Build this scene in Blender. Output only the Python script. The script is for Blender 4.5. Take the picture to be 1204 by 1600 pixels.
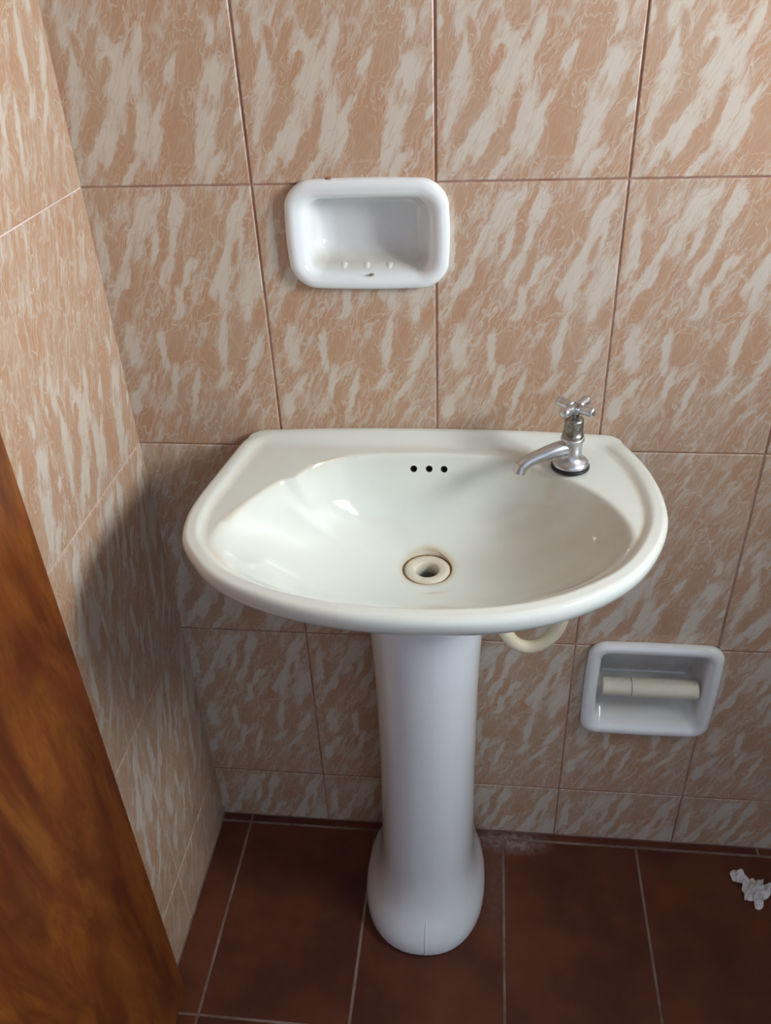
import bpy, bmesh, math, random
import numpy as np
from mathutils import Vector, Matrix, noise

for o in list(bpy.data.objects):
    bpy.data.objects.remove(o)
SC = bpy.context.scene
COL = SC.collection
random.seed(4)

# ---------------------------------------------------------------- camera
cam_d = bpy.data.cameras.new('camera')
cam = bpy.data.objects.new('camera', cam_d)
COL.objects.link(cam)
cam_d.sensor_fit = 'VERTICAL'
cam_d.sensor_height = 36.0
cam_d.lens = 36.0 * 1330.14 / 1600.0
cam_d.clip_start = 0.02
cam.matrix_world = Matrix(((0.99361, -0.02674, 0.10968, 0.44886),
                           (0.10580, 0.55943, -0.82210, -0.94271),
                           (-0.03937, 0.82844, 0.55869, 1.31447),
                           (0, 0, 0, 1)))
SC.camera = cam

# ---------------------------------------------------------------- world, lights, exposure
RX, RY, RZ = 1.35, -1.16, 2.20          # room: x 0..RX, y RY..0, z 0..RZ
w = bpy.data.worlds.new('sky')
SC.world = w
w.use_nodes = True
bg = w.node_tree.nodes['Background']
bg.inputs[0].default_value = (0.62, 0.76, 1.0, 1)
bg.inputs[1].default_value = 0.5


def area(name, loc, target, sx, sy, power, color, spread=180):
    l = bpy.data.lights.new(name, 'AREA')
    l.shape = 'RECTANGLE'
    l.size, l.size_y = sx, sy
    l.energy = power
    l.color = color
    l.spread = math.radians(spread)
    o = bpy.data.objects.new(name, l)
    COL.objects.link(o)
    d = Vector(target) - Vector(loc)
    o.matrix_world = Matrix.Translation(loc) @ d.to_track_quat('-Z', 'Y').to_matrix().to_4x4()
    return o


# daylight coming through the small high window in the right wall
WY0, WY1, WZ0, WZ1 = -0.80, -0.32, 1.22, 1.70
area('window_daylight', (RX + 0.24, (WY0 + WY1) / 2, (WZ0 + WZ1) / 2), (0, (WY0 + WY1) / 2, (WZ0 + WZ1) / 2),
     WY1 - WY0, WZ1 - WZ0, 30.0, (0.93, 0.97, 1.0))
# cool daylight from the open doorway behind the camera
area('doorway_daylight', (0.80, RY - 0.25, 0.85), (0.60, 0, 0.60), 0.70, 1.50, 1.6, (0.68, 0.83, 1.0))

vs = SC.view_settings
SC.display_settings.display_device = 'sRGB'
vs.view_transform = 'Standard'
vs.look = 'None'
vs.gamma = 1.0
vs.use_curve_mapping = False
vs.exposure = 0.30


# ---------------------------------------------------------------- node helpers
def mat(name):
    m = bpy.data.materials.new(name)
    m.use_nodes = True
    nt = m.node_tree
    b = nt.nodes['Principled BSDF']
    return m, nt, b


def nd(nt, typ, **kw):
    n = nt.nodes.new(typ)
    for k, v in kw.items():
        setattr(n, k, v)
    return n


def lk(nt, a, b):
    nt.links.new(a, b)


def math_(nt, op, a, b=None, c=None, clamp=False):
    n = nd(nt, 'ShaderNodeMath', operation=op)
    n.use_clamp = clamp
    for i, v in enumerate((a, b, c)):
        if v is None:
            continue
        if isinstance(v, (int, float)):
            n.inputs[i].default_value = v
        else:
            lk(nt, v, n.inputs[i])
    return n.outputs[0]


def sstep(nt, v, a, b, o0=0.0, o1=1.0):
    n = nd(nt, 'ShaderNodeMapRange', interpolation_type='SMOOTHSTEP')
    lk(nt, v, n.inputs['Value'])
    n.inputs['From Min'].default_value = a
    n.inputs['From Max'].default_value = b
    n.inputs['To Min'].default_value = o0
    n.inputs['To Max'].default_value = o1
    return n.outputs['Result']


def mixc(nt, fac, a, b):
    n = nd(nt, 'ShaderNodeMix', data_type='RGBA')
    for i, v in ((0, fac), (6, a), (7, b)):
        if isinstance(v, (int, float)):
            n.inputs[i].default_value = v
        elif isinstance(v, tuple):
            n.inputs[i].default_value = (*v, 1)
        else:
            lk(nt, v, n.inputs[i])
    return n.outputs[2]


def noise_(nt, vec, scale, detail=4, rough=0.55, dist=0.0, wv=None):
    n = nd(nt, 'ShaderNodeTexNoise')
    if wv is not None:
        n.noise_dimensions = '4D'
        if isinstance(wv, (int, float)):
            n.inputs['W'].default_value = wv
        else:
            lk(nt, wv, n.inputs['W'])
    lk(nt, vec, n.inputs['Vector'])
    n.inputs['Scale'].default_value = scale
    n.inputs['Detail'].default_value = detail
    n.inputs['Roughness'].default_value = rough
    n.inputs['Distortion'].default_value = dist
    return n


def mapping(nt, vec, loc=(0, 0, 0), rot=(0, 0, 0), scale=(1, 1, 1), typ='TEXTURE'):
    n = nd(nt, 'ShaderNodeMapping', vector_type=typ)
    lk(nt, vec, n.inputs['Vector'])
    n.inputs['Location'].default_value = loc
    n.inputs['Rotation'].default_value = rot
    n.inputs['Scale'].default_value = scale
    return n.outputs[0]


def bump(nt, b, h, strength, dist=0.001):
    n = nd(nt, 'ShaderNodeBump')
    lk(nt, h, n.inputs['Height'])
    n.inputs['Strength'].default_value = strength
    n.inputs['Distance'].default_value = dist
    lk(nt, n.outputs[0], b.inputs['Normal'])


TW, TH = 0.2, 0.3247
PRINT_A = [(0.539, 0.895, 0.039, 0.0111, 1.29, 1),
    (0.456, 0.731, 0.0376, 0.0092, 1.2, 1),
    (0.373, 0.911, 0.0406, 0.0112, 0.84, 1),
    (0.383, 0.769, 0.0315, 0.0061, 1.32, 1),
    (0.878, 0.876, 0.0477, 0.0074, 1.18, 1),
    (0.898, 0.818, 0.0328, 0.0053, 1.32, 1),
    (0.763, 0.67, 0.0437, 0.0121, 1.26, 1),
    (0.904, 0.63, 0.0447, 0.0153, 1.13, 1),
    (0.711, 0.435, 0.04, 0.0066, 1.43, 1),
    (0.915, 0.413, 0.0378, 0.0058, 1.06, 1),
    (0.124, 0.44, 0.0357, 0.0098, 1.58, 1),
    (0.137, 0.26, 0.0305, 0.0053, 0.46, 1),
    (0.669, 0.284, 0.0305, 0.0053, 0.92, 1),
    (0.072, 0.791, 0.0537, 0.0085, 1.48, 1),
    (0.15, 0.669, 0.0277, 0.0076, 1.07, 1),
    (0.321, 0.414, 0.0401, 0.0053, 1.56, 1),
    (0.232, 0.787, 0.0395, 0.0053, 1.09, 1),
    (0.473, 0.589, 0.0244, 0.0053, 1.78, 1),
    (0.568, 0.689, 0.0375, 0.0053, 0.8, 1),
    (0.368, 0.297, 0.0266, 0.0053, 2.75, 1),
    (0.065, 0.191, 0.0253, 0.007, 2.07, 1),
    (0.48, 0.219, 0.0446, 0.0053, 1.29, 1),
    (0.809, 0.258, 0.0286, 0.0053, 0.51, 1),
    (0.701, 0.864, 0.0407, 0.0141, 1.23, -1),
    (0.444, 0.814, 0.0478, 0.0071, 1.19, -1),
    (0.406, 0.424, 0.0411, 0.0112, 1.54, -1),
    (0.605, 0.369, 0.0339, 0.012, 1.49, -1),
    (0.792, 0.412, 0.0425, 0.0112, 1.26, -1),
    (0.246, 0.697, 0.0197, 0.0053, 1.08, -1),
    (0.129, 0.783, 0.0235, 0.0053, 1.41, -1),
    (0.866, 0.787, 0.0302, 0.0053, 1.31, -1),
    (0.94, 0.533, 0.0242, 0.006, 1.0, -1),
    (0.142, 0.589, 0.0292, 0.0073, 0.98, -1),
    (0.52, 0.7, 0.0401, 0.0071, 1.56, -1),
    (0.132, 0.954, 0.0223, 0.0064, 2.25, -1),
    (0.385, 0.184, 0.0395, 0.0053, 2.85, -1),
    (0.772, 0.147, 0.0339, 0.0053, 0.23, -1)]
PRINT_B = [(0.143, 0.36, 0.0544, 0.0136, 1.34, 1),
    (0.07, 0.156, 0.0342, 0.0057, 1.35, 1),
    (0.361, 0.315, 0.0574, 0.0182, 1.55, 1),
    (0.488, 0.392, 0.0384, 0.008, 1.35, 1),
    (0.442, 0.163, 0.0477, 0.0098, 1.35, 1),
    (0.518, 0.164, 0.0521, 0.0073, 1.19, 1),
    (0.182, 0.125, 0.0482, 0.0075, 1.02, 1),
    (0.887, 0.328, 0.0264, 0.0118, 1.3, 1),
    (0.781, 0.147, 0.0538, 0.0129, 1.27, 1),
    (0.978, 0.21, 0.0198, 0.0053, 1.06, 1),
    (0.84, 0.079, 0.0371, 0.0053, 0.61, 1),
    (0.643, 0.355, 0.0196, 0.0053, 1.01, 1),
    (0.877, 0.456, 0.0193, 0.0053, 1.8, 1),
    (0.028, 0.446, 0.0232, 0.0053, 1.57, 1),
    (0.335, 0.042, 0.026, 0.0053, 0.19, 1),
    (0.228, 0.091, 0.0389, 0.0053, 1.1, 1),
    (0.4, 0.476, 0.0176, 0.0078, 1.3, -1),
    (0.181, 0.408, 0.0235, 0.0055, 1.67, -1),
    (0.234, 0.331, 0.0205, 0.0076, 1.37, -1),
    (0.267, 0.432, 0.0206, 0.0053, 1.16, -1),
    (0.185, 0.198, 0.0403, 0.0088, 1.05, -1),
    (0.388, 0.192, 0.0434, 0.0064, 1.4, -1),
    (0.273, 0.086, 0.0346, 0.0096, 0.95, -1),
    (0.636, 0.136, 0.0494, 0.0192, 1.28, -1),
    (0.902, 0.187, 0.0453, 0.0099, 1.22, -1),
    (0.76, 0.387, 0.0381, 0.012, 1.39, -1),
    (0.051, 0.377, 0.0517, 0.0084, 1.5, -1),
    (0.317, 0.353, 0.014, 0.0053, 0.4, -1)]


ORANGE = (0.445, 0.255, 0.150)
PALE = (0.585, 0.53, 0.455)


def marble(name, blobs, seed):
    """printed marble of the wall tiles: warped strokes of pale vein on salmon ground"""
    m, nt, b = mat(name)
    uv = nd(nt, 'ShaderNodeUVMap', uv_map='UVMap').outputs[0]
    oi = nd(nt, 'ShaderNodeObjectInfo')
    wv = math_(nt, 'MULTIPLY_ADD', oi.outputs['Random'], 0.25, seed)
    n1 = noise_(nt, uv, 30, 3, 0.6, wv=seed)
    n2 = noise_(nt, uv, 110, 3, 0.6, wv=wv)
    v = nd(nt, 'ShaderNodeVectorMath', operation='MULTIPLY_ADD')
    lk(nt, n1.outputs['Color'], v.inputs[0])
    v.inputs[1].default_value = (0.015, 0.028, 0)
    v.inputs[2].default_value = (-0.0075, -0.014, 0)
    v2 = nd(nt, 'ShaderNodeVectorMath', operation='MULTIPLY_ADD')
    lk(nt, n2.outputs['Color'], v2.inputs[0])
    v2.inputs[1].default_value = (0.0036, 0.008, 0)
    v2.inputs[2].default_value = (-0.0018, -0.0040, 0)
    a1 = nd(nt, 'ShaderNodeVectorMath', operation='ADD')
    lk(nt, v.outputs[0], a1.inputs[0])
    lk(nt, v2.outputs[0], a1.inputs[1])
    a2 = nd(nt, 'ShaderNodeVectorMath', operation='ADD')
    lk(nt, a1.outputs[0], a2.inputs[0])
    lk(nt, uv, a2.inputs[1])
    P = a2.outputs[0]
    tot = None
    for (cu, cv, L, W_, an, sg) in blobs:
        an = an if 0.85 < an < 1.7 else (1.0 if an <= 0.85 else 1.45)
        mp = mapping(nt, P, (cu * TW, cv * TH, 0), (0, 0, an), (L * 1.05, W_ * 1.25, 1))
        g = nd(nt, 'ShaderNodeTexGradient', gradient_type='SPHERICAL')
        lk(nt, mp, g.inputs[0])
        tot = math_(nt, 'MULTIPLY_ADD', g.outputs['Fac'], 1.0 * sg, tot if tot is not None else 0.0)
    st = mapping(nt, P, (0, 0, 0), (0, 0, 1.13), (0.045, 0.011, 1))
    sn = noise_(nt, st, 1.0, 5, 0.62, wv=seed + 3)
    st2 = mapping(nt, uv, (0, 0, 0), (0, 0, 1.13), (0.070, 0.0055, 1))
    fn = noise_(nt, st2, 1.0, 5, 0.65, 0.6, wv=wv)
    f = math_(nt, 'MULTIPLY_ADD', tot, 0.70, 0.405)
    sm_n = noise_(nt, st, 0.8, 1.5, 0.45, wv=seed + 3)
    fs = math_(nt, 'MULTIPLY_ADD', math_(nt, 'SUBTRACT', sm_n.outputs[0], 0.5), 1.9, f)
    f = math_(nt, 'MULTIPLY_ADD', math_(nt, 'SUBTRACT', sn.outputs[0], 0.5), 1.75, f)
    f = math_(nt, 'MULTIPLY_ADD', math_(nt, 'SUBTRACT', fn.outputs[0], 0.5), 0.70, f)
    body = sstep(nt, f, 0.34, 0.76)
    # network of thread-like veins round long cells
    near = sstep(nt, f, 0.10, 0.50, 0.25, 1.0)
    fac = body
    for (sl, sw, an, wd, am, of) in ((0.060, 0.0090, 1.13, 0.080, 0.75, 0.0), (0.032, 0.0042, 1.20, 0.11, 0.42, 0.37)):
        stv = mapping(nt, P, (of * 0.1, of * 0.07 + seed * 0.013, 0), (0, 0, an), (sl, sw, 1))
        vo = nd(nt, 'ShaderNodeTexVoronoi', feature='DISTANCE_TO_EDGE', voronoi_dimensions='2D')
        lk(nt, stv, vo.inputs['Vector'])
        vo.inputs['Scale'].default_value = 1.0
        vein = math_(nt, 'MULTIPLY', sstep(nt, vo.outputs['Distance'], 0.0, wd, am, 0.0), near)
        fac = math_(nt, 'MAXIMUM', fac, vein)
    # threads that follow the flow lines of the print
    for (lv, wd, am) in ((0.44, 0.030, 0.85), (0.22, 0.024, 0.62), (0.04, 0.022, 0.42)):
        ct = math_(nt, 'ABSOLUTE', math_(nt, 'SUBTRACT', fs, lv))
        fac = math_(nt, 'MAXIMUM', fac, sstep(nt, ct, 0.0, wd, am, 0.0))
    ct = math_(nt, 'ABSOLUTE', math_(nt, 'SUBTRACT', fs, 0.80))
    fac = math_(nt, 'SUBTRACT', fac, sstep(nt, ct, 0.0, 0.04, 0.35, 0.0), clamp=True)
    cut = noise_(nt, st2, 2.2, 4, 0.7, wv=seed + 20)
    fac = math_(nt, 'MULTIPLY', fac, sstep(nt, cut.outputs[0], 0.30, 0.52, 0.55, 1.0), clamp=True)
    tone = noise_(nt, uv, 14, 3, 0.6, wv=wv)
    og = mixc(nt, sstep(nt, tone.outputs[0], 0.3, 0.7), ORANGE, (0.45, 0.30, 0.20))
    col = mixc(nt, math_(nt, 'MULTIPLY', fac, 0.92), og, PALE)
    lk(nt, col, b.inputs['Base Color'])
    rn = noise_(nt, uv, 60, 3)
    lk(nt, sstep(nt, rn.outputs[0], 0.3, 0.7, 0.30, 0.40), b.inputs['Roughness'])
    b.inputs['Specular IOR Level'].default_value = 0.4
    bump(nt, b, rn.outputs[0], 0.06, 0.001)
    return m


def plain(name, col, rough=0.5, spec=0.5, metal=0.0, vary=0.06, scale=30, bmp=0.0, coat=0.0):
    m, nt, b = mat(name)
    tc = nd(nt, 'ShaderNodeTexCoord').outputs['Object']
    n = noise_(nt, tc, scale, 4)
    c2 = tuple(max(0, c * (1 - vary * 2)) for c in col)
    lk(nt, mixc(nt, sstep(nt, n.outputs[0], 0.3, 0.7), c2, col), b.inputs['Base Color'])
    b.inputs['Roughness'].default_value = rough
    b.inputs['Specular IOR Level'].default_value = spec
    b.inputs['Metallic'].default_value = metal
    b.inputs['Coat Weight'].default_value = coat
    if bmp:
        bump(nt, b, n.outputs[0], bmp)
    return m


def grout_mat(name, ca, cb):
    m, nt, b = mat(name)
    tc = nd(nt, 'ShaderNodeTexCoord').outputs['Object']
    n = noise_(nt, tc, 9, 5, 0.7)
    n2 = noise_(nt, tc, 300, 3, 0.7)
    lk(nt, mixc(nt, sstep(nt, n.outputs[0], 0.35, 0.65), ca, cb), b.inputs['Base Color'])
    b.inputs['Roughness'].default_value = 0.9
    bump(nt, b, n2.outputs[0], 0.4)
    return m


M_TILE = [marble('marbled_glaze_one', PRINT_A, 1.7), marble('marbled_glaze_two', PRINT_B, 5.2)]
M_LGROUT = grout_mat('pale_grout', (0.62, 0.46, 0.41), (0.72, 0.58, 0.52))
M_GROUT = grout_mat('rosy_grout', (0.26, 0.115, 0.09), (0.40, 0.25, 0.20))
M_FGROUT = grout_mat('floor_grout', (0.16, 0.095, 0.07), (0.30, 0.22, 0.18))
M_PAINT = plain('painted_plaster', (0.46, 0.43, 0.39), 0.8, 0.2, scale=5)


def floor_tile_mat():
    m, nt, b = mat('terracotta_floor_tile')
    g = nd(nt, 'ShaderNodeNewGeometry').outputs['Position']
    oi = nd(nt, 'ShaderNodeObjectInfo').outputs['Random']
    n = noise_(nt, g, 7, 4, 0.6, wv=math_(nt, 'MULTIPLY', oi, 5.0))
    n2 = noise_(nt, g, 60, 5, 0.7)
    c = mixc(nt, sstep(nt, n.outputs[0], 0.35, 0.65), (0.080, 0.022, 0.013), (0.145, 0.042, 0.018))
    c = mixc(nt, sstep(nt, n2.outputs[0], 0.45, 0.75, 0, 0.25), c, (0.10, 0.05, 0.035))
    # dried cement haze left by the wall, right of the pedestal
    mp = mapping(nt, g, (0.520, -0.020, 0), (0, 0, 0), (0.075, 0.030, 1))
    gr = nd(nt, 'ShaderNodeTexGradient', gradient_type='SPHERICAL')
    lk(nt, mp, gr.inputs[0])
    n3 = noise_(nt, g, 90, 6, 0.75)
    hz = math_(nt, 'MULTIPLY', gr.outputs['Fac'], sstep(nt, n3.outputs[0], 0.38, 0.66, 0.2, 1.3), clamp=True)
    c = mixc(nt, math_(nt, 'MULTIPLY', hz, 0.8), c, (0.42, 0.37, 0.35))
    # thin film of dirt between pedestal and joint
    mp = mapping(nt, g, (0.490, -0.10, 0), (0, 0, 0), (0.030, 0.14, 1))
    gr2 = nd(nt, 'ShaderNodeTexGradient', gradient_type='SPHERICAL')
    lk(nt, mp, gr2.inputs[0])
    hz2 = math_(nt, 'MULTIPLY', gr2.outputs['Fac'], sstep(nt, n3.outputs[0], 0.3, 0.7, 0.3, 1.0), clamp=True)
    c = mixc(nt, math_(nt, 'MULTIPLY', hz2, 0.6), c, (0.19, 0.13, 0.11))
    lk(nt, c, b.inputs['Base Color'])
    lk(nt, sstep(nt, n2.outputs[0], 0.3, 0.7, 0.38, 0.55), b.inputs['Roughness'])
    b.inputs['Specular IOR Level'].default_value = 0.35
    bump(nt, b, n2.outputs[0], 0.12)
    return m


M_FLOOR = floor_tile_mat()


def ceramic(name, base, stain_shade, amount=1.0, rough=0.10):
    m, nt, b = mat(name)
    tc = nd(nt, 'ShaderNodeTexCoord').outputs['Object']
    at = nd(nt, 'ShaderNodeAttribute', attribute_name='grime_shade').outputs['Fac']
    n = noise_(nt, tc, 14, 4, 0.6)
    n2 = noise_(nt, tc, 160, 5, 0.7)
    g = math_(nt, 'MULTIPLY', at, sstep(nt, n.outputs[0], 0.25, 0.7, 0.45, 1.15))
    g = math_(nt, 'ADD', g, sstep(nt, n.outputs[0], 0.4, 0.8, 0.0, 0.10))
    g = math_(nt, 'ADD', g, sstep(nt, n2.outputs[0], 0.66, 0.80, 0.0, 0.10))
    lk(nt, mixc(nt, math_(nt, 'MULTIPLY', g, amount, clamp=True), base, stain_shade), b.inputs['Base Color'])
    b.inputs['Roughness'].default_value = rough
    b.inputs['Specular IOR Level'].default_value = 0.5
    b.inputs['Coat Weight'].default_value = 0.4
    b.inputs['Coat Roughness'].default_value = 0.05
    return m


M_BASIN = ceramic('aged_white_ceramic', (0.745, 0.80, 0.755), (0.60, 0.50, 0.34), 0.85)
M_PED = ceramic('cool_lit_pedestal_ceramic', (0.84, 0.88, 0.91), (0.5, 0.42, 0.33), 0.5, 0.16)  # same ceramic as the basin, with the cooler light put into its colour
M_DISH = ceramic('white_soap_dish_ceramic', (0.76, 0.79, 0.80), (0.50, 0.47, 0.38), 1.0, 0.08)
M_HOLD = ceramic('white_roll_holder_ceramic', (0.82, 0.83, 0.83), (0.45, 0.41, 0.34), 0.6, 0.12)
M_CHIP = plain('bare_clay', (0.34, 0.15, 0.11), 0.9, 0.1)
M_PLASTIC = plain('cream_plastic', (0.74, 0.69, 0.56), 0.35, 0.5)
M_DRAIN = plain('off_white_drain_plastic', (0.74, 0.70, 0.58), 0.3, 0.5)
M_RUST = plain('brown_drain_scum', (0.30, 0.17, 0.07), 0.7, 0.2, vary=0.3, scale=200)
M_HOSE = plain('cream_pvc', (0.80, 0.72, 0.53), 0.4, 0.4)
M_RUBBER = plain('black_rubber', (0.012, 0.012, 0.013), 0.45, 0.4)
M_HOLE = plain('dark_hole', (0.035, 0.035, 0.03), 0.6, 0.2)
M_DARK = plain('grey_pipe_inside', (0.10, 0.10, 0.09), 0.5, 0.3)
M_PAPER = plain('white_tissue', (0.82, 0.80, 0.78), 0.95, 0.1, scale=60, bmp=0.2)


def chrome_mat():
    m, nt, b = mat('worn_chrome')
    tc = nd(nt, 'ShaderNodeTexCoord').outputs['Object']
    n = noise_(nt, tc, 90, 5, 0.7)
    n2 = noise_(nt, tc, 420, 4, 0.7)
    lk(nt, mixc(nt, sstep(nt, n.outputs[0], 0.50, 0.80, 0, 0.8), (0.62, 0.64, 0.67), (0.42, 0.41, 0.40)), b.inputs['Base Color'])
    lk(nt, sstep(nt, n.outputs[0], 0.35, 0.75, 0.30, 0.42), b.inputs['Roughness'])
    b.inputs['Metallic'].default_value = 1.0
    bump(nt, b, n2.outputs[0], 0.03)
    return m


M_CHROME = chrome_mat()
M_BRASSY = plain('dull_plated_metal', (0.36, 0.34, 0.30), 0.35, 0.5, 0.9, 0.25, 150)


def wood_mat():
    m, nt, b = mat('varnished_brown_wood')
    tc = nd(nt, 'ShaderNodeTexCoord').outputs['Object']
    st = mapping(nt, tc, (0, 0, 0), (0.10, 0, 0), (0.4, 0.070, 0.30))
    n1 = noise_(nt, st, 1.0, 5, 0.6, 0.7)
    st2 = mapping(nt, tc, (0, 0, 0), (0.06, 0, 0), (0.02, 0.0014, 0.030))
    n2 = noise_(nt, st2, 1.0, 4, 0.7)
    st3 = mapping(nt, tc, (0, 0, 0), (0.1, 0, 0), (0.1, 0.035, 0.12))
    n3 = noise_(nt, st3, 1.0, 5, 0.65, 0.4)
    c = mixc(nt, sstep(nt, n1.outputs[0], 0.36, 0.64), (0.095, 0.022, 0.006), (0.25, 0.078, 0.013))
    c = mixc(nt, sstep(nt, n3.outputs[0], 0.42, 0.66, 0, 0.75), c, (0.150, 0.032, 0.008))
    c = mixc(nt, sstep(nt, n2.outputs[0], 0.45, 0.75, 0, 0.55), c, (0.060, 0.018, 0.006))
    # one knot
    mp = mapping(nt, tc, (0, -0.540, 0.200), (0, 0, 0), (1, 0.008, 0.016))
    kn = nd(nt, 'ShaderNodeTexGradient', gradient_type='SPHERICAL')
    lk(nt, mp, kn.inputs[0])
    c = mixc(nt, sstep(nt, kn.outputs['Fac'], 0.1, 0.8, 0, 0.8), c, (0.05, 0.02, 0.008))
    lk(nt, c, b.inputs['Base Color'])
    lk(nt, sstep(nt, n3.outputs[0], 0.3, 0.7, 0.30, 0.42), b.inputs['Roughness'])
    b.inputs['Specular IOR Level'].default_value = 0.35
    bump(nt, b, n2.outputs[0], 0.15)
    return m


M_WOOD = wood_mat()


# ---------------------------------------------------------------- mesh helpers
def link(name, me, material=None, parent=None, smooth=False, subsurf=0):
    o = bpy.data.objects.new(name, me)
    COL.objects.link(o)
    if material is not None and not me.materials:
        me.materials.append(material)
    if parent is not None:
        o.parent = parent
    if smooth:
        me.polygons.foreach_set('use_smooth', [True] * len(me.polygons))
    if subsurf:
        md = o.modifiers.new('smooth', 'SUBSURF')
        md.levels = md.render_levels = subsurf
    return o


def me_(name, verts, faces):
    me = bpy.data.meshes.new(name)
    me.from_pydata([tuple(v) for v in verts], [], faces)
    bm = bmesh.new()
    bm.from_mesh(me)
    bmesh.ops.remove_doubles(bm, verts=bm.verts, dist=1e-6)
    bmesh.ops.recalc_face_normals(bm, faces=bm.faces)
    bm.to_mesh(me)
    bm.free()
    return me


def box_me(name, x0, x1, y0, y1, z0, z1, bev=0.0, seg=1):
    bm = bmesh.new()
    bmesh.ops.create_cube(bm, size=1)
    for v in bm.verts:
        v.co = Vector(((x0 + x1) / 2 + v.co.x * (x1 - x0), (y0 + y1) / 2 + v.co.y * (y1 - y0), (z0 + z1) / 2 + v.co.z * (z1 - z0)))
    if bev:
        bmesh.ops.bevel(bm, geom=bm.edges[:], offset=bev, segments=seg, affect='EDGES', profile=0.5)
    me = bpy.data.meshes.new(name)
    bm.to_mesh(me)
    bm.free()
    return me


def empty(name, loc, label, cat, rz=0.0, group=None):
    o = bpy.data.objects.new(name, None)
    COL.objects.link(o)
    o.location = loc
    o.rotation_euler = (0, 0, rz)
    o.empty_display_size = 0.05
    o['label'] = label
    o['category'] = cat
    if group:
        o['group'] = group
    return o


def rings_me(name, rings, cap0=False, cap1=False, closed=False):
    """skin a list of equally long vertex loops"""
    n = len(rings[0])
    V = [p for r in rings for p in r]
    F = []
    m = len(rings)
    for i in range(m if closed else m - 1):
        j = (i + 1) % m
        for k in range(n):
            k2 = (k + 1) % n
            F.append((i * n + k, i * n + k2, j * n + k2, j * n + k))
    if cap0:
        F.append(tuple(range(n)))
    if cap1:
        F.append(tuple(range((m - 1) * n, m * n)))
    return me_(name, V, F)


def lathe(name, prof, n=40, cap0=True, cap1=True, c=(0, 0, 0), nonround=None):
    R = []
    for r, z in prof:
        ring = []
        for k in range(n):
            a = 2 * math.pi * k / n
            rr = r * (nonround(a, z) if nonround else 1)
            ring.append((c[0] + rr * math.cos(a), c[1] + rr * math.sin(a), c[2] + z))
        R.append(ring)
    return rings_me(name, R, cap0, cap1)


def catmull(P, sub=8, closed=False):
    P = [np.array(p, float) for p in P]
    n = len(P)
    out = []
    for i in range(n if closed else n - 1):
        g = (lambda k: P[k % n]) if closed else (lambda k: P[min(max(k, 0), n - 1)])
        p0, p1, p2, p3 = g(i - 1), g(i), g(i + 1), g(i + 2)
        for s in range(sub):
            t = s / sub
            out.append(0.5 * ((2 * p1) + (-p0 + p2) * t + (2 * p0 - 5 * p1 + 4 * p2 - p3) * t * t + (-p0 + 3 * p1 - 3 * p2 + p3) * t ** 3))
    if not closed:
        out.append(P[-1])
    return out


def tube(name, pts, radii, n=20, flat=None, cap=True):
    """sweep a (possibly elliptical) section along pts; flat = (side, up) scale per point"""
    R = []
    up0 = Vector((0, 0, 1))
    m = len(pts)
    prev = None
    for i in range(m):
        p = Vector(pts[i])
        t = (Vector(pts[min(i + 1, m - 1)]) - Vector(pts[max(i - 1, 0)])).normalized()
        if prev is None:
            s = t.cross(up0)
            if s.length < 1e-3:
                s = Vector((1, 0, 0))
            s.normalize()
        else:
            s = prev - t * prev.dot(t)
            s.normalize()
        prev = s
        u = s.cross(t).normalized()
        fs, fu = flat[i] if flat else (1, 1)
        R.append([tuple(p + s * (radii[i] * fs * math.cos(2 * math.pi * k / n)) + u * (radii[i] * fu * math.sin(2 * math.pi * k / n))) for k in range(n)])
    return rings_me(name, R, cap, cap)


def boolean_cut(o, cutters):
    """apply boolean differences with temporary cutter objects"""
    for c in cutters:
        md = o.modifiers.new('cut', 'BOOLEAN')
        md.operation = 'DIFFERENCE'
        md.solver = 'EXACT'
        if c.data.materials:
            md.material_mode = 'TRANSFER'
        md.object = c
    bpy.context.view_layer.update()
    dg = bpy.context.evaluated_depsgraph_get()
    me = bpy.data.meshes.new_from_object(o.evaluated_get(dg), preserve_all_data_layers=True, depsgraph=dg)
    o.modifiers.clear()
    me.name = o.data.name
    o.data = me


# ---------------------------------------------------------------- the setting
XJ = [0, 0.1932, 0.3933, 0.5929, 0.7932, 0.9932, 1.1932, RX]
ZJ = [0, 0.1235, 0.4487, 0.7732, 1.0979, 1.4226, 1.7473, 2.0720, RZ]
YJ = [0, 0.2055, 0.4060, 0.6065, 0.8070, 1.0075, -RY]
T = 0.10
G = 0.0013     # grout sits this deep behind the tile faces


def structure(o):
    o['kind'] = 'structure'
    return o


wall_back = structure(link('wall_back', box_me('wall_back', -T, RX + T, G, T, -0.05, RZ), M_GROUT))
wall_left = structure(link('wall_left', box_me('wall_left', -T, -G, RY - T, G, -0.05, RZ), M_LGROUT))
floor = structure(link('floor', box_me('floor', -G, RX, RY - 1.2, G, -0.08, -0.0012), M_FGROUT))
ceiling = structure(link('ceiling', box_me('ceiling', -T, RX + T, RY - T, T, RZ, RZ + 0.08), M_PAINT))


def pierced(name, axis, pos, a0, a1, b0, b1, A0, A1, B0, B1, material):
    """wall slab with one rectangular opening; axis 'x' or 'y' is its normal"""
    bm = bmesh.new()
    for (p0, p1, q0, q1) in ((a0, A0, b0, b1), (A1, a1, b0, b1), (A0, A1, b0, B0), (A0, A1, B1, b1)):
        if p1 - p0 < 1e-4 or q1 - q0 < 1e-4:
            continue
        me = box_me('t', *((pos, pos + 0.22) if axis == 'x' else (p0, p1)), *((p0, p1) if axis == 'x' else (pos - T, pos)), q0, q1)
        bm.from_mesh(me)
        bpy.data.meshes.remove(me)
    me = bpy.data.meshes.new(name)
    bm.to_mesh(me)
    bm.free()
    return structure(link(name, me, material))


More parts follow.
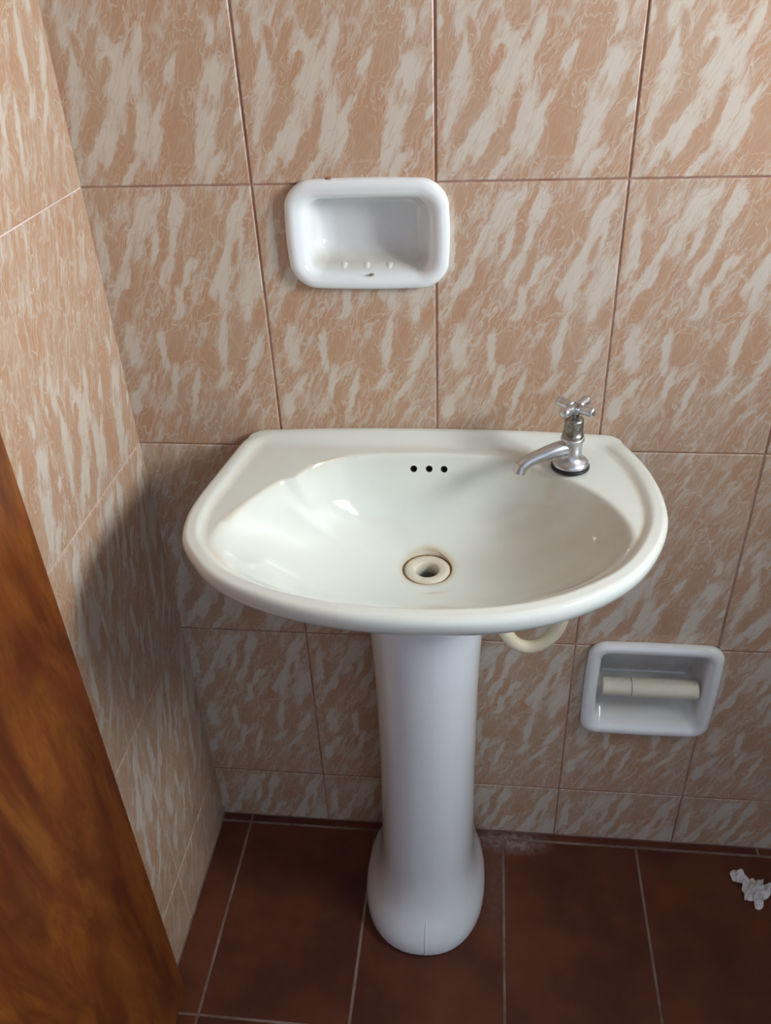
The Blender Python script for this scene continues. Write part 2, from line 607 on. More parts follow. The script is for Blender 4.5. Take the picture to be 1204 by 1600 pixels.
pierced('wall_right', 'x', RX, RY - T, T, -0.05, RZ, WY0, WY1, WZ0, WZ1, M_PAINT)  # unseen wall, made deep so the window sill shades the lower room
pierced('wall_front', 'y', RY, 0, RX, -0.05, RZ, 0.30, 1.20, -0.05, 1.88, M_PAINT)
# frame of the small window
wf = bmesh.new()
for (p0, p1, q0, q1) in ((WY0, WY0 + .02, WZ0, WZ1), (WY1 - .02, WY1, WZ0, WZ1), (WY0, WY1, WZ0, WZ0 + .02), (WY0, WY1, WZ1 - .02, WZ1), ((WY0 + WY1) / 2 - .012, (WY0 + WY1) / 2 + .012, WZ0, WZ1)):
    t_ = box_me('t', RX + .185, RX + .21, p0, p1, q0, q1)
    wf.from_mesh(t_)
    bpy.data.meshes.remove(t_)
wme = bpy.data.meshes.new('window_1')
wf.to_mesh(wme)
wf.free()
structure(link('window_1', wme, plain('white_window_frame', (0.7, 0.7, 0.68), 0.4)))

TILE_CACHE = {}


def tile_me(w_, h_, u0, v0, mi, cl=0.0, cr=0.0, gap=0.0011, bev=0.0012, thick=0.006):
    """tile lying in local XZ, face towards -Y; UV in metres inside the printed pattern"""
    key = (round(w_, 4), round(h_, 4), round(u0, 4), round(v0, 4), mi, cl, cr)
    if key in TILE_CACHE:
        return TILE_CACHE[key]
    x0, x1, z0, z1 = (-0.0025 if cl else gap), w_ + (0.0025 if cr else -gap), gap, h_ - gap
    V = [(x0, thick, z0), (x1, thick, z0), (x1, thick, z1), (x0, thick, z1),
         (x0, bev * .7, z0), (x1, bev * .7, z0), (x1, bev * .7, z1), (x0, bev * .7, z1),
         (x0 + bev, 0, z0 + bev), (x1 - bev, 0, z0 + bev), (x1 - bev, 0, z1 - bev), (x0 + bev, 0, z1 - bev)]
    F = [(8, 9, 10, 11)]
    for a in range(4):
        b_ = (a + 1) % 4
        F.append((4 + a, 4 + b_, 8 + b_, 8 + a))
        F.append((a, b_, 4 + b_, 4 + a))
    F.append((3, 2, 1, 0))
    me = bpy.data.meshes.new('tile')
    me.from_pydata(V, [], F)
    uvl = me.uv_layers.new(name='UVMap')
    for lp in me.loops:
        v = V[lp.vertex_index]
        uvl.data[lp.index].uv = (v[0] + u0, v[2] + v0)
    me.materials.append(M_TILE[mi])
    TILE_CACHE[key] = me
    return me


back_tiles = {}
for j in range(len(ZJ) - 1):
    for i in range(len(XJ) - 1):
        w_, h_ = XJ[i + 1] - XJ[i], ZJ[j + 1] - ZJ[j]
        u0 = TW - w_ if i == 0 else 0.0
        v0 = TH - h_ if j == 0 else 0.0
        mi = (0, 0, 1, 0, 1, 0, 1, 0)[j]
        o = link('tile', tile_me(round(w_, 3), round(h_, 3), u0, v0, mi, cl=1.0 if i == 0 else 0.0), None, wall_back)
        o.location = (XJ[i], random.uniform(-0.0002, 0.0002), ZJ[j])
        back_tiles[(i, j)] = o
for j in range(len(ZJ) - 1):
    for i in range(len(YJ) - 1):
        w_, h_ = YJ[i + 1] - YJ[i], ZJ[j + 1] - ZJ[j]
        v0 = TH - h_ if j == 0 else 0.0
        mi = (1, 0, 0, 1, 0, 1, 0, 1)[j]
        o = link('tile', tile_me(round(w_, 3), round(h_, 3), 0.0 if i else TW - w_, v0, mi, cr=0.0 if i else 1.0), None, wall_left)
        o.rotation_euler = (0, 0, math.pi / 2)
        # local x -> +y, local -y face -> +x
        o.location = (random.uniform(-0.0002, 0.0002), -YJ[i + 1], ZJ[j])

# floor tiles: quarry tiles with a thin cut strip along the back wall
FX = [0, 0.0535, 0.2795, 0.5055, 0.7310, 0.957, 1.183, RX]
FY = [0, -0.0155, -0.3500, -0.6850, -1.0200, -1.355, -1.69]
for j in range(len(FY) - 1):
    xs = FX if j else [0, 0.0535, 0.5055, 0.935, RX]
    for i in range(len(xs) - 1):
        g = 0.0016
        me = box_me('floor_tile', xs[i] + g, xs[i + 1] - g, FY[j + 1] + g, FY[j] - (g if j else 0.0), -0.008, 0.0)
        bm = bmesh.new()
        bm.from_mesh(me)
        es = [e for e in bm.edges if all(v.co.z > -0.001 for v in e.verts)]
        bmesh.ops.bevel(bm, geom=es, offset=0.0012, segments=1, affect='EDGES')
        # base of each piece at its own origin
        cx_, cy_ = (xs[i] + xs[i + 1]) / 2, (FY[j] + FY[j + 1]) / 2
        for v in bm.verts:
            v.co.x -= cx_
            v.co.y -= cy_
        bm.to_mesh(me)
        bm.free()
        o = link('floor_tile', me, M_FLOOR, floor)
        o.location = (cx_, cy_, random.uniform(-0.0003, 0.0003) - 0.0003)

# ---------------------------------------------------------------- door leaf folded back against the left wall
bm = bmesh.new()
DW, DH, DT = 0.760, 1.84, 0.024
me = box_me('door_1', -DT, 0, -DW, 0, 0, DH)
bm.from_mesh(me)
rim = [e for e in bm.edges if all(abs(v.co.y) < 1e-5 and v.co.z < 1e-5 for v in e.verts)]
bmesh.ops.bevel(bm, geom=rim, offset=0.016, segments=5, affect='EDGES', profile=0.5)
es = [e for e in bm.edges if e.calc_face_angle(0) > 1.0]
bmesh.ops.bevel(bm, geom=es, offset=0.0018, segments=2, affect='EDGES', profile=0.5)
bm.to_mesh(me)
bm.free()
door = link('door_1', me, M_WOOD)
door.location = (0.0285, -0.3225, 0.010)
door.rotation_euler = (0, 0, math.radians(-0.8))
structure(door)
door['label'] = 'varnished red-brown wooden door folded back along the left tiled wall'

# ---------------------------------------------------------------- washbasin
OUT = [(0.1600, -0.0015), (0.1490, -0.030), (0.1425, -0.070), (0.1355, -0.115), (0.1290, -0.160), (0.1280, -0.200), (0.1360, -0.2400), (0.1560, -0.2720),
       (0.1820, -0.300), (0.2200, -0.3230), (0.2780, -0.3440), (0.3430, -0.3550), (0.4130, -0.3560), (0.4810, -0.3470),
       (0.5390, -0.3250), (0.5930, -0.2860), (0.6260, -0.2400), (0.6460, -0.1850), (0.6490, -0.1300), (0.6410, -0.075), (0.6260, -0.030), (0.6130, -0.0015)]
BOWL = [(0.386, -0.046), (0.330, -0.049), (0.285, -0.0555), (0.2632, -0.0671), (0.2473, -0.0798), (0.2375, -0.0940), (0.2325, -0.1070), (0.2200, -0.1110), (0.2102, -0.1219), (0.1951, -0.1487), (0.1802, -0.1782), (0.1708, -0.2111), (0.1721, -0.2460),
        (0.1930, -0.2780), (0.2400, -0.3060), (0.3050, -0.3250), (0.3990, -0.3320), (0.4800, -0.3190), (0.5420, -0.2910),
        (0.5830, -0.2560), (0.6040, -0.2170), (0.6020, -0.1730), (0.5770, -0.1250), (0.5300, -0.0800), (0.4860, -0.0560), (0.435, -0.0480)]
DC = np.array([0.3880, -0.1330])       # drain centre
ZD, ZK = 0.6820, 0.7925
NA = 720
DR = 0.0300


def polar(loop, c, n):
    P = np.array(loop) - c
    Q = np.vstack([P, P[:1]])
    out = np.zeros(n)
    for k in range(n):
        a = 2 * math.pi * k / n
        d = np.array([math.cos(a), math.sin(a)])
        best = 0
        for i in range(len(Q) - 1):
            p, q = Q[i], Q[i + 1]
            e = q - p
            den = d[0] * e[1] - d[1] * e[0]
            if abs(den) < 1e-12:
                continue
            t = (p[0] * e[1] - p[1] * e[0]) / den
            s = (p[0] * d[1] - p[1] * d[0]) / den
            if t > 0 and -1e-6 <= s <= 1 + 1e-6:
                best = max(best, t)
        out[k] = best
    return out


def sm(a, n):
    k = np.ones(2 * n + 1) / (2 * n + 1)
    return np.convolve(np.concatenate([a[-n:], a, a[:n]]), k, 'valid')


out_side = [tuple(p) for p in catmull(OUT, 6)]
out_c = [(0.1690, -0.0006)] + out_side[2:-2] + [(0.6060, -0.0006)]
out_c = out_c + [(0.606 - i * 0.437 / 24, -0.0006) for i in range(1, 24)]
RO = sm(polar(out_c, DC, NA), 1)
ANG = np.arange(NA) * 2 * math.pi / NA
RO = np.minimum(RO, np.where(np.sin(ANG) > 0.05, (-0.0006 - DC[1]) / np.maximum(np.sin(ANG), 0.05), 9))
RB = sm(polar([tuple(p) for p in catmull(BOWL, 6, True)], DC, NA), 2)
RBS = sm(RB, 34)      # the same edge without the notch, for the lower bowl
CA, SA = np.cos(ANG), np.sin(ANG)
outline = np.array(out_c)


def ss(a, b, x):
    t = np.clip((x - a) / (b - a), 0, 1)
    return t * t * (3 - 2 * t)


def dist_outline(P):
    A = outline
    B = np.roll(outline, -1, 0)
    d = np.full(len(P), 9.0)
    for a, b_ in zip(A, B):
        if a[1] > -0.002 and b_[1] > -0.002:
            continue                     # the edge against the wall has no lip
        e = b_ - a
        L = max(e @ e, 1e-12)
        t = np.clip(((P - a) @ e) / L, 0, 1)
        q = a + t[:, None] * e
        d = np.minimum(d, np.linalg.norm(P - q, axis=1))
    return d


def top_z(P, rho):
    d = dist_outline(P)
    y = P[:, 1]
    lipf = ss(-0.004, -0.035, y)
    deck = ZK + 0.0055 * (1 - ss(0.014, 0.027, d)) * lipf
    deck = deck + 0.004 * ss(-0.03, 0.0, y) + 0.0075 * np.clip(1 - ((P[:, 0] - 0.392) / 0.235) ** 2, 0, 1) * ss(-0.035, -0.004, y)
    frontness = ss(-0.20, -0.30, y)
    deck = deck - 0.0015 * frontness * ss(0.02, 0.03, d)
    bowl = ZD + (ZK - ZD) * np.power(np.clip(rho, 0, 3), 2.35) * 1.0
    # the back wall of the bowl is steeper
    bowl = bowl - 0.020 * ss(0.35, 0.8, rho) * (1 - ss(0.86, 1.0, rho)) * ss(-0.13, -0.07, y)
    k = 0.0055 - 0.0028 * ss(-0.21, -0.12, y) * ss(0.33, 0.27, P[:, 0]) + 0.004 * ss(-0.16, -0.24, y)
    h = np.clip(0.5 + 0.5 * (deck - bowl) / k, 0, 1)
    z = deck * (1 - h) + bowl * h - k * h * (1 - h)
    grime_shade = 0.40 * np.exp(-((d - 0.024) / 0.0035) ** 2) * lipf
    grime_shade += 0.55 * np.exp(-((rho - 1.01) / 0.022) ** 2) * (P[:, 0] < 0.30) * (y > -0.2)
    grime_shade += 0.18 * np.exp(-((rho - 0.99) / 0.05) ** 2)
    grime_shade += 0.35 * np.exp(-(((P[:, 0] - 0.535) / 0.014) ** 2 + ((y + 0.090) / 0.008) ** 2))
    grime_shade += 0.20 * ss(0.44, 0.56, P[:, 0]) * (rho < 1)  # right half of the bowl tinted towards the second colour
    grime_shade += 0.45 * ss(0.010, 0.0, -y)
    r0 = np.hypot(P[:, 0] - DC[0], y - DC[1])
    grime_shade += 1.0 * np.exp(-((r0 - DR) / 0.004) ** 2)
    # faint scum crescent just in front of the drain
    grime_shade += 0.6 * np.exp(-((r0 - 0.050) / 0.0016) ** 2) * ss(-0.15, -0.17, y) * ss(0.375, 0.40, P[:, 0])
    return z, grime_shade


rings = []
grimes = []
ts = list(np.concatenate([[0], np.linspace(0, 1, 19)[1:-1] ** 1.0 * 0.93, np.linspace(0.93, 1.0, 9)]))
# from drain to bowl edge, then to outline
fr = []
for t in np.linspace(0, 0.86, 30):
    fr.append(('in', t))
for t in np.linspace(0.86, 1.0, 12)[1:]:
    fr.append(('in', t))
for t in np.linspace(0, 1.0, 22)[1:]:
    fr.append(('out', t))
for kind, t in fr:
    r = DR + (RB - DR) * t if kind == 'in' else RB + (RO - 0.006 - RB) * t
    P = np.stack([DC[0] + r * CA, DC[1] + r * SA], 1)
    q_ = r / RBS
    reff = RBS + (RB - RBS) * ss(0.82, 0.97, q_)
    z, g = top_z(P, r / reff)
    if kind == 'in' and t < 0.001:
        z = z - 0.0005
    rings.append(np.column_stack([P, z]))
    grimes.append(g)
zt = rings[-1][:, 2].copy()
# rolled outer edge and underside
back = ss(-0.03, -0.004, DC[1] + RO * SA)      # 1 where the skirt stands against the wall


def under(f, dz, zz=None, g=0.1):
    r = RO * f if f <= 1 else RO
    P = np.stack([DC[0] + r * CA, DC[1] + r * SA], 1)
    z = (zt + dz) if zz is None else np.full(NA, zz)
    rings.append(np.column_stack([P, z]))
    grimes.append(np.full(NA, g))


def under_off(off, dz, g=0.1):
    r = RO - off * (1 - back)
    P = np.stack([DC[0] + r * CA, DC[1] + r * SA], 1)
    rings.append(np.column_stack([P, zt + dz]))
    grimes.append(np.full(NA, g))


under_off(0.0035, -0.0008)
under_off(0.0012, -0.0030)
under_off(0.0, -0.0065)
under_off(0.0, -0.0110)
under_off(0.0012, -0.0170)
under_off(0.0050, -0.0235)
under_off(0.0110, -0.0290)
under(0.90, 0, 0.7600)
under(0.84, 0, 0.7480)
under(0.74, 0, 0.7260)
under(0.62, 0, 0.7000)
under(0.50, 0, 0.6760)
under(0.38, 0, 0.6620)
r_in = np.full(NA, 0.048)
for rr, zz in ((0.048, 0.655), (0.0300, 0.652), (0.0300, 0.668)):
    rings.append(np.column_stack([DC[0] + rr * CA, DC[1] + rr * SA, np.full(NA, zz)]))
    grimes.append(np.zeros(NA))
basin = empty('washbasin', (0.388, -0.02, 0.652), 'large off-white ceramic washbasin with wide oval bowl on the pedestal', 'washbasin')
nr = len(rings)
V = np.vstack(rings)
V = V - np.array([0.388, -0.02, 0.652])
F = []
for i in range(nr):
    j = (i + 1) % nr
    for k in range(NA):
        k2 = (k + 1) % NA
        F.append((i * NA + k, i * NA + k2, j * NA + k2, j * NA + k))
bme = bpy.data.meshes.new('bowl')
bme.from_pydata(V.tolist(), [], F)
bme.update()
att = bme.attributes.new('grime_shade', 'FLOAT', 'POINT')
att.data.foreach_set('value', np.concatenate(grimes).astype(np.float32))
bme.materials.append(M_BASIN)
bowl = link('bowl', bme, None, basin)
bm = bmesh.new()
bm.from_mesh(bme)
bmesh.ops.recalc_face_normals(bm, faces=bm.faces)
bm.to_mesh(bme)
bm.free()
# three overflow holes through the back of the bowl
cuts = []
for xo in (0.3673, 0.3862, 0.4045):
    cm = lathe('c', [(0.0042, -0.0), (0.0042, 0.026)], 20)
    cm.materials.append(M_HOLE)
    c = bpy.data.objects.new('c', cm)
    COL.objects.link(c)
    c.rotation_euler = (math.radians(-84), 0, 0)      # axis runs back and slightly up
    c.location = (xo, -0.0700, 0.7715)
    cuts.append(c)
bpy.context.view_layer.update()
boolean_cut(bowl, cuts)
for c in cuts:
    bpy.data.objects.remove(c)
bowl.data.polygons.foreach_set('use_smooth', [True] * len(bowl.data.polygons))
bowl.data.set_sharp_from_angle(angle=math.radians(50))
hole_i = [i for i, m_ in enumerate(bowl.data.materials) if m_ and m_.name.startswith('dark_hole')]
bm = bmesh.new()
bm.from_mesh(bowl.data)
for e in bm.edges:
    ks = {f_.material_index in hole_i for f_ in e.link_faces}
    if len(ks) == 2:
        e.smooth = False
bm.to_mesh(bowl.data)
bm.free()


def local(o, parent_loc):
    o.location = Vector(o.location) - Vector(parent_loc)


BL = (0.388, -0.02, 0.652)
# drain flange, brown scum ring, tail pipe
dz = ZD
me = lathe('drain_flange', [(0.0272, -0.004), (0.0275, 0.0000), (0.0266, 0.0010), (0.0215, 0.0013), (0.0160, 0.0008), (0.0148, 0.0000), (0.0140, -0.0015), (0.0136, -0.020), (0.0146, -0.020), (0.0150, -0.004)], 56, False, False)
# close the profile
me = rings_me('drain_flange', [[(r * math.cos(2 * math.pi * k / 56), r * math.sin(2 * math.pi * k / 56), z) for k in range(56)] for r, z in
     [(0.0272, -0.004), (0.0275, 0.0000), (0.0266, 0.0010), (0.0215, 0.0013), (0.0160, 0.0008), (0.0148, 0.0000), (0.0140, -0.0015), (0.0136, -0.020), (0.0146, -0.020), (0.0150, -0.004)]], closed=True)
dr = link('drain_flange', me, M_DRAIN, basin, True)
dr.location = (DC[0] - BL[0], DC[1] - BL[1], dz - BL[2] - 0.0002)
dr['label'] = 'off-white plastic drain flange with round hole'
sc_ = link('scum_ring', rings_me('scum_ring', [[(r * math.cos(2 * math.pi * k / 56), r * math.sin(2 * math.pi * k / 56), z) for k in range(56)] for r, z in
     [(0.0276, -0.004), (0.0278, -0.0004), (0.0288, 0.0000), (0.0304, 0.0001), (0.0306, -0.004)]], closed=True), M_RUST, basin, True)
sc_.location = dr.location
sc_['label'] = 'brown stained ring around the drain'
tp = link('drain_pipe', rings_me('drain_pipe', [[(r * math.cos(2 * math.pi * k / 32), r * math.sin(2 * math.pi * k / 32), z) for k in range(32)] for r, z in
     [(0.0140, -0.016), (0.0140, -0.080), (0.0005, -0.080), (0.0005, -0.074), (0.0125, -0.072), (0.0125, -0.016)]], closed=True), M_DARK, basin, True)
tp.location = dr.location

# ---------------------------------------------------------------- pedestal
PED = [  # z, half width, front y, centre x
    (0.0000, 0.0955, -0.2320, 0.3760), (0.0060, 0.0975, -0.2360, 0.3760), (0.0220, 0.0975, -0.2360, 0.3762), (0.0380, 0.0950, -0.2320, 0.3765),
    (0.0580, 0.0885, -0.2230, 0.3775), (0.0800, 0.0815, -0.2120, 0.3787), (0.1100, 0.0755, -0.2030, 0.3797), (0.1500, 0.0722, -0.1970, 0.3807),
    (0.2100, 0.0702, -0.1930, 0.3817), (0.3000, 0.0690, -0.1910, 0.3827), (0.4000, 0.0690, -0.1900, 0.3835), (0.4800, 0.0697, -0.1910, 0.3838),
    (0.5500, 0.0717, -0.1930, 0.3842), (0.6100, 0.0750, -0.1960, 0.3848), (0.6560, 0.0790, -0.2000, 0.3855)]
ped = empty('pedestal', (0.377, -0.11, 0.0), 'white ceramic pedestal column with flared foot on the floor under the washbasin', 'pedestal')
prings = []
PED = [(z * (0.85 if z < 0.16 else 1), hw, yf, cx_) for z, hw, yf, cx_ in PED]
for (z, hw, yf, cx_) in [tuple(p) for p in catmull(PED, 3)]:
    ring = []
    yb, ym = -0.030, -0.105
    for k in range(25):                       # right back -> straight side is added separately
        a = math.pi * k / 24
        c_, s_ = math.cos(a), math.sin(a)
        e = 2 / 2.25
        x = cx_ + hw * math.copysign(abs(c_) ** e, c_)
        y = ym + (yf - ym) * abs(s_) ** e
        ring.append((x - 0.377, y + 0.11, z))
    # back part, slightly narrower behind, open box shape
    ring += [(cx_ - hw * 0.985 - 0.377, -0.075 + 0.11, z), (cx_ - hw * 0.93 - 0.377, -0.045 + 0.11, z), (cx_ - hw * 0.86 - 0.377, yb + 0.11, z),
             (cx_ + hw * 0.86 - 0.377, yb + 0.11, z), (cx_ + hw * 0.93 - 0.377, -0.045 + 0.11, z), (cx_ + hw * 0.985 - 0.377, -0.075 + 0.11, z)]
    prings.append(ring)
# hollow ware: the same sections again, drawn in by the wall thickness
inner = []
for ring in reversed(prings):
    cx_ = sum(p[0] for p in ring) / len(ring)
    cy_ = sum(p[1] for p in ring) / len(ring)
    inner.append([(cx_ + (x - cx_) * 0.86, cy_ + (y - cy_) * 0.86, z) for x, y, z in ring])
shaft = link('column', rings_me('column', prings + inner, closed=True), M_PED, ped, True)
shaft.data.set_sharp_from_angle(angle=math.radians(40))
# moulding seam down the front of the foot
seam = [(0.3765 + 0.0075, yf + 0.0023 + 0.0012 * ss(0.045, 0.075, z), z) for (z, hw, yf, cx_) in [tuple(p) for p in catmull(PED[1:7], 4)]]
so = link('mould_seam', tube('mould_seam', [(x - 0.377, y + 0.11, z) for x, y, z in seam], [0.0027] * len(seam), 16), M_PED, ped, True)

# ---------------------------------------------------------------- tap
TX, TY, TZ = 0.5525, -0.0720, 0.7935
tap = empty('tap', (TX, TY, TZ), 'worn chrome pillar tap with cross handle on the right back corner of the washbasin', 'tap', math.radians(0))
link('gasket', lathe('gasket', [(0.0, 0.0), (0.0205, 0.0), (0.0222, 0.0012), (0.0222, 0.0032), (0.0205, 0.0044), (0.0, 0.0044)], 48, False, False), M_RUBBER, tap, True)
link('body', lathe('body', [(0.0, 0.0044), (0.0200, 0.0044), (0.0208, 0.0060), (0.0204, 0.0085), (0.0175, 0.0112), (0.0140, 0.0135), (0.0122, 0.0165), (0.0116, 0.0220),
                            (0.0116, 0.0330), (0.0126, 0.0352), (0.0134, 0.0368), (0.0134, 0.0392), (0.0122, 0.0408), (0.0, 0.0408)], 48, False, False), M_CHROME, tap, True)


def hexy(a, z):
    return 1.0 if not (0.0455 < z < 0.0585) else 0.93 / max(math.cos(((a + math.pi / 6) % (math.pi / 3)) - math.pi / 6), 0.5)


bo = link('bonnet', lathe('bonnet', [(0.0, 0.0405), (0.0118, 0.0405), (0.0122, 0.0430), (0.0118, 0.0448), (0.0110, 0.0460), (0.0108, 0.0580), (0.0108, 0.0592), (0.0110, 0.0605), (0.0104, 0.0630),
                                     (0.0072, 0.0650), (0.0050, 0.0662), (0.0046, 0.0760), (0.0, 0.0760)], 60, False, False, nonround=hexy), M_BRASSY, tap, True)
bo.data.set_sharp_from_angle(angle=math.radians(35))
tap.children[1].data.set_sharp_from_angle(angle=math.radians(60))
# spout: leaves the body sideways, droops over the bowl, flattened and turned down at the tip
sp = [(0.000, 0.0, 0.0255), (-0.012, -0.004, 0.0262), (-0.024, -0.009, 0.0252), (-0.038, -0.0145, 0.0222), (-0.050, -0.0190, 0.0186), (-0.0580, -0.0222, 0.0148), (-0.0630, -0.0240, 0.0095), (-0.0645, -0.0248, 0.0050)]
sp = [(x * 0.93, y * 0.93, z + 0.0006) for x, y, z in sp]
spp = catmull(sp, 5)
rad = np.interp(np.linspace(0, 1, len(spp)), [0, 0.2, 0.5, 0.75, 0.9, 1], [0.0098, 0.0092, 0.0076, 0.0074, 0.0080, 0.0086])
fl = [(1 + 0.10 * t, 1 - 0.14 * t) for t in np.linspace(0, 1, len(spp))]
spo = link('spout', tube('spout', [tuple(p) for p in spp], list(rad), 28, fl), M_CHROME, tap, True)
# hollow mouth
tipd = (Vector(spp[-1]) - Vector(spp[-3])).normalized()
bm = bmesh.new()
bm.from_mesh(spo.data)
endf = max(bm.faces, key=lambda f: (f.calc_center_median() - Vector(spp[0])).length if len(f.verts) > 4 else 0)
r_ = bmesh.ops.inset_individual(bm, faces=[endf], thickness=0.0016)
for v in endf.verts:
    v.co -= tipd * 0.010
bm.to_mesh(spo.data)
bm.free()
spo.data.set_sharp_from_angle(angle=math.radians(50))
spo.data.polygons.foreach_set('use_smooth', [True] * len(spo.data.polygons))
hd = link('cross_handle', lathe('cross_handle', [(0.0, 0.0), (0.0070, 0.0), (0.0084, 0.0020), (0.0086, 0.0055), (0.0074, 0.0084), (0.0046, 0.0096), (0.0, 0.0098)], 32, False, False), M_CHROME, tap, True)
hd.location = (0, 0, 0.0715)
hd.rotation_euler = (0, 0, math.radians(9))
arm = None
for k in range(4):
    if arm is None:
        pr = [(0.004, 0.0, 0.0052), (0.010, 0.0, 0.0060), (0.0165, 0.0, 0.0066), (0.0208, 0.0, 0.0070), (0.0236, 0.0, 0.0073), (0.0246, 0, 0.0074)]
        me = tube('handle_arm', pr, [0.0062, 0.0052, 0.0054, 0.0059, 0.0050, 0.0026], 18)
        arm = link('handle_arm', me, M_CHROME, hd, True)
        a_ = arm
    else:
        a_ = arm.copy()
        COL.objects.link(a_)
        a_.parent = hd
    a_.rotation_euler = (0, 0, math.radians(42 + 90 * k))

# ---------------------------------------------------------------- hose under the basin
hose_pts = [(0.5525, -0.072, 0.700), (0.5560, -0.072, 0.640), (0.5620, -0.071, 0.590), (0.5600, -0.070, 0.553), (0.5480, -0.070, 0.524), (0.5280, -0.070, 0.507),
            (0.5070, -0.070, 0.508), (0.4910, -0.068, 0.524), (0.4815, -0.066, 0.550), (0.4780, -0.064, 0.590), (0.4780, -0.060, 0.630), (0.4780, -0.040, 0.652), (0.4780, -0.001, 0.656)]
hp = catmull(hose_pts, 8)
ho = link('water_hose', tube('water_hose', [tuple(p) for p in hp], [0.0092] * len(hp), 20), M_HOSE, None, True)
ho['label'] = 'cream plastic water hose hanging in a loop under the right side of the washbasin'
ho['category'] = 'hose'


# ---------------------------------------------------------------- recessed ceramic fittings
def rrect(hx, hz, r, n=14, bulge=0.0):
    """rounded rectangle loop in XZ with gently bowed sides"""
    out = []
    for q, (sx, sz) in enumerate(((1, 1), (-1, 1), (-1, -1), (1, -1))):
        for k in range(n):
            a = math.pi / 2 * (q + k / (n - 1))
            x = sx * (hx - r) + r * math.cos(a)
            z = sz * (hz - r) + r * math.sin(a)
            out.append((x, z))
        # side points
        nx = ((-1, 1), (-1, -1), (1, -1), (1, 1))[q]
        xa, za = out[-1]
        a = math.pi / 2 * (q + 1)
        xb, zb = nx[0] * (hx - r) + r * math.cos(a), nx[1] * (hz - r) + r * math.sin(a)
        for s in range(1, 10):
            t = s / 10
            out.append((xa + (xb - xa) * t, za + (zb - za) * t))
    res = []
    for x, z in out:
        fx, fz = x / hx, z / hz
        res.append((x * (1 + bulge * (1 - fz * fz) * abs(fx)), z * (1 + bulge * (1 - fx * fx) * abs(fz))))
    return res


def fitting(name, rows, material, parent, grime_shade_fn=None, shape=None):
    """rows: (hx, hz, radius, y, bulge, dz) loops from the wall outwards, over the lip and into the recess"""
    R = []
    for (hx, hz, r, y, bg_, dz_) in rows:
        R.append([(x, y, z + dz_) for x, z in rrect(hx, hz, r, 14, bg_)])
    # shrink the last loop towards its centre to fill the back
    last = R[-1]
    cz = rows[-1][5]
    for f in (0.8, 0.6, 0.4, 0.2, 0.05):
        R.append([(x * f, y, cz + (z - cz) * f) for x, y, z in last])
    if shape:
        R = [[shape(*p) for p in r] for r in R]
    me = rings_me(name, R, False, True)
    if grime_shade_fn:
        at = me.attributes.new('grime_shade', 'FLOAT', 'POINT')
        at.data.foreach_set('value', [grime_shade_fn(*v.co) for v in me.vertices])
    o = link(name, me, material, parent, True)
    return o


SD = (0.3180, 0.0, 1.0445)
dish = empty('soap_dish', SD, 'recessed white ceramic soap dish with chipped top edge set in the wall above the washbasin', 'soap dish')


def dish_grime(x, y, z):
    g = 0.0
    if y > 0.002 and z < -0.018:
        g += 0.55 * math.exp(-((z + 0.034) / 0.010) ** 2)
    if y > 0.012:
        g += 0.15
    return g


rows = [(0.0865, 0.0575, 0.026, -0.0002, 0.045, 0), (0.0870, 0.0580, 0.027, -0.0030, 0.045, 0), (0.0870, 0.0580, 0.027, -0.0062, 0.045, 0), (0.0854, 0.0564, 0.026, -0.0092, 0.044, 0),
        (0.0822, 0.0534, 0.024, -0.0112, 0.042, -0.0002), (0.0785, 0.0498, 0.022, -0.0116, 0.038, -0.0006), (0.0745, 0.0462, 0.020, -0.0104, 0.032, -0.0012), (0.0708, 0.0430, 0.018, -0.0078, 0.024, -0.0018),
        (0.0680, 0.0408, 0.017, -0.0030, 0.014, -0.0022), (0.0658, 0.0392, 0.016, 0.0040, 0.008, -0.0022), (0.0630, 0.0372, 0.016, 0.0140, 0.005, -0.001), (0.0590, 0.0345, 0.016, 0.0240, 0, 0.0005),
        (0.0570, 0.0310, 0.015, 0.0310, 0, 0.0015), (0.0500, 0.0250, 0.014, 0.0345, 0, 0.002)]


def dish_shape(x, y, z):
    # floor of the recess comes up and forward like a scoop
    if y > -0.004:
        t = max(0, min(1, (y + 0.004) / 0.04))
        z = z + 0.006 * t * (1 if z < -0.005 else 0) * min(1, (-z - 0.005) / 0.02 if z < -0.005 else 0)
    return (x, y, z)


fitting('dish_body', rows, M_DISH, dish, dish_grime, dish_shape)
rdm = tube('ridge', [(0, 0.0020, -0.005), (0, 0.007, -0.0030), (0, 0.013, -0.0010), (0, 0.020, 0.0000), (0, 0.026, 0.0004)], [0.0020, 0.0052, 0.0066, 0.0056, 0.0024], 20)
rdm.attributes.new('grime_shade', 'FLOAT', 'POINT').data.foreach_set('value', [0.45] * len(rdm.vertices))
for k, xx in enumerate((-0.030, -0.004, 0.022)):
    r_ = link('ridge', rdm, M_DISH, dish, k == 0)
    r_.location = (xx, 0.0, -0.0408)
# chip out of the top edge and a small chip by the lower lip
cm = bpy.data.meshes.new('chip')
bm = bmesh.new()
bmesh.ops.create_icosphere(bm, subdivisions=2, radius=1)
for v in bm.verts:
    n_ = noise.noise(v.co * 2.0)
    v.co = Vector((v.co.x * 0.0042, v.co.y * 0.0032, v.co.z * 0.0026)) * (1 + 0.35 * n_)
bm.to_mesh(cm)
bm.free()
c1 = link('chip', cm, M_CHIP, dish, True)
c1.location = (-0.0385, -0.0046, 0.0592)
c1['label'] = 'reddish chip in the top edge'
c2 = link('chip', cm.copy(), plain('grey_chip', (0.25, 0.20, 0.17), 0.8, 0.1), dish)
c2.data.materials[0] = bpy.data.materials['grey_chip']
c2.scale = (0.75, 0.8, 0.5)
c2.location = (0.0035, -0.0075, -0.0432)
c2['label'] = 'small grey chip in the lower lip'

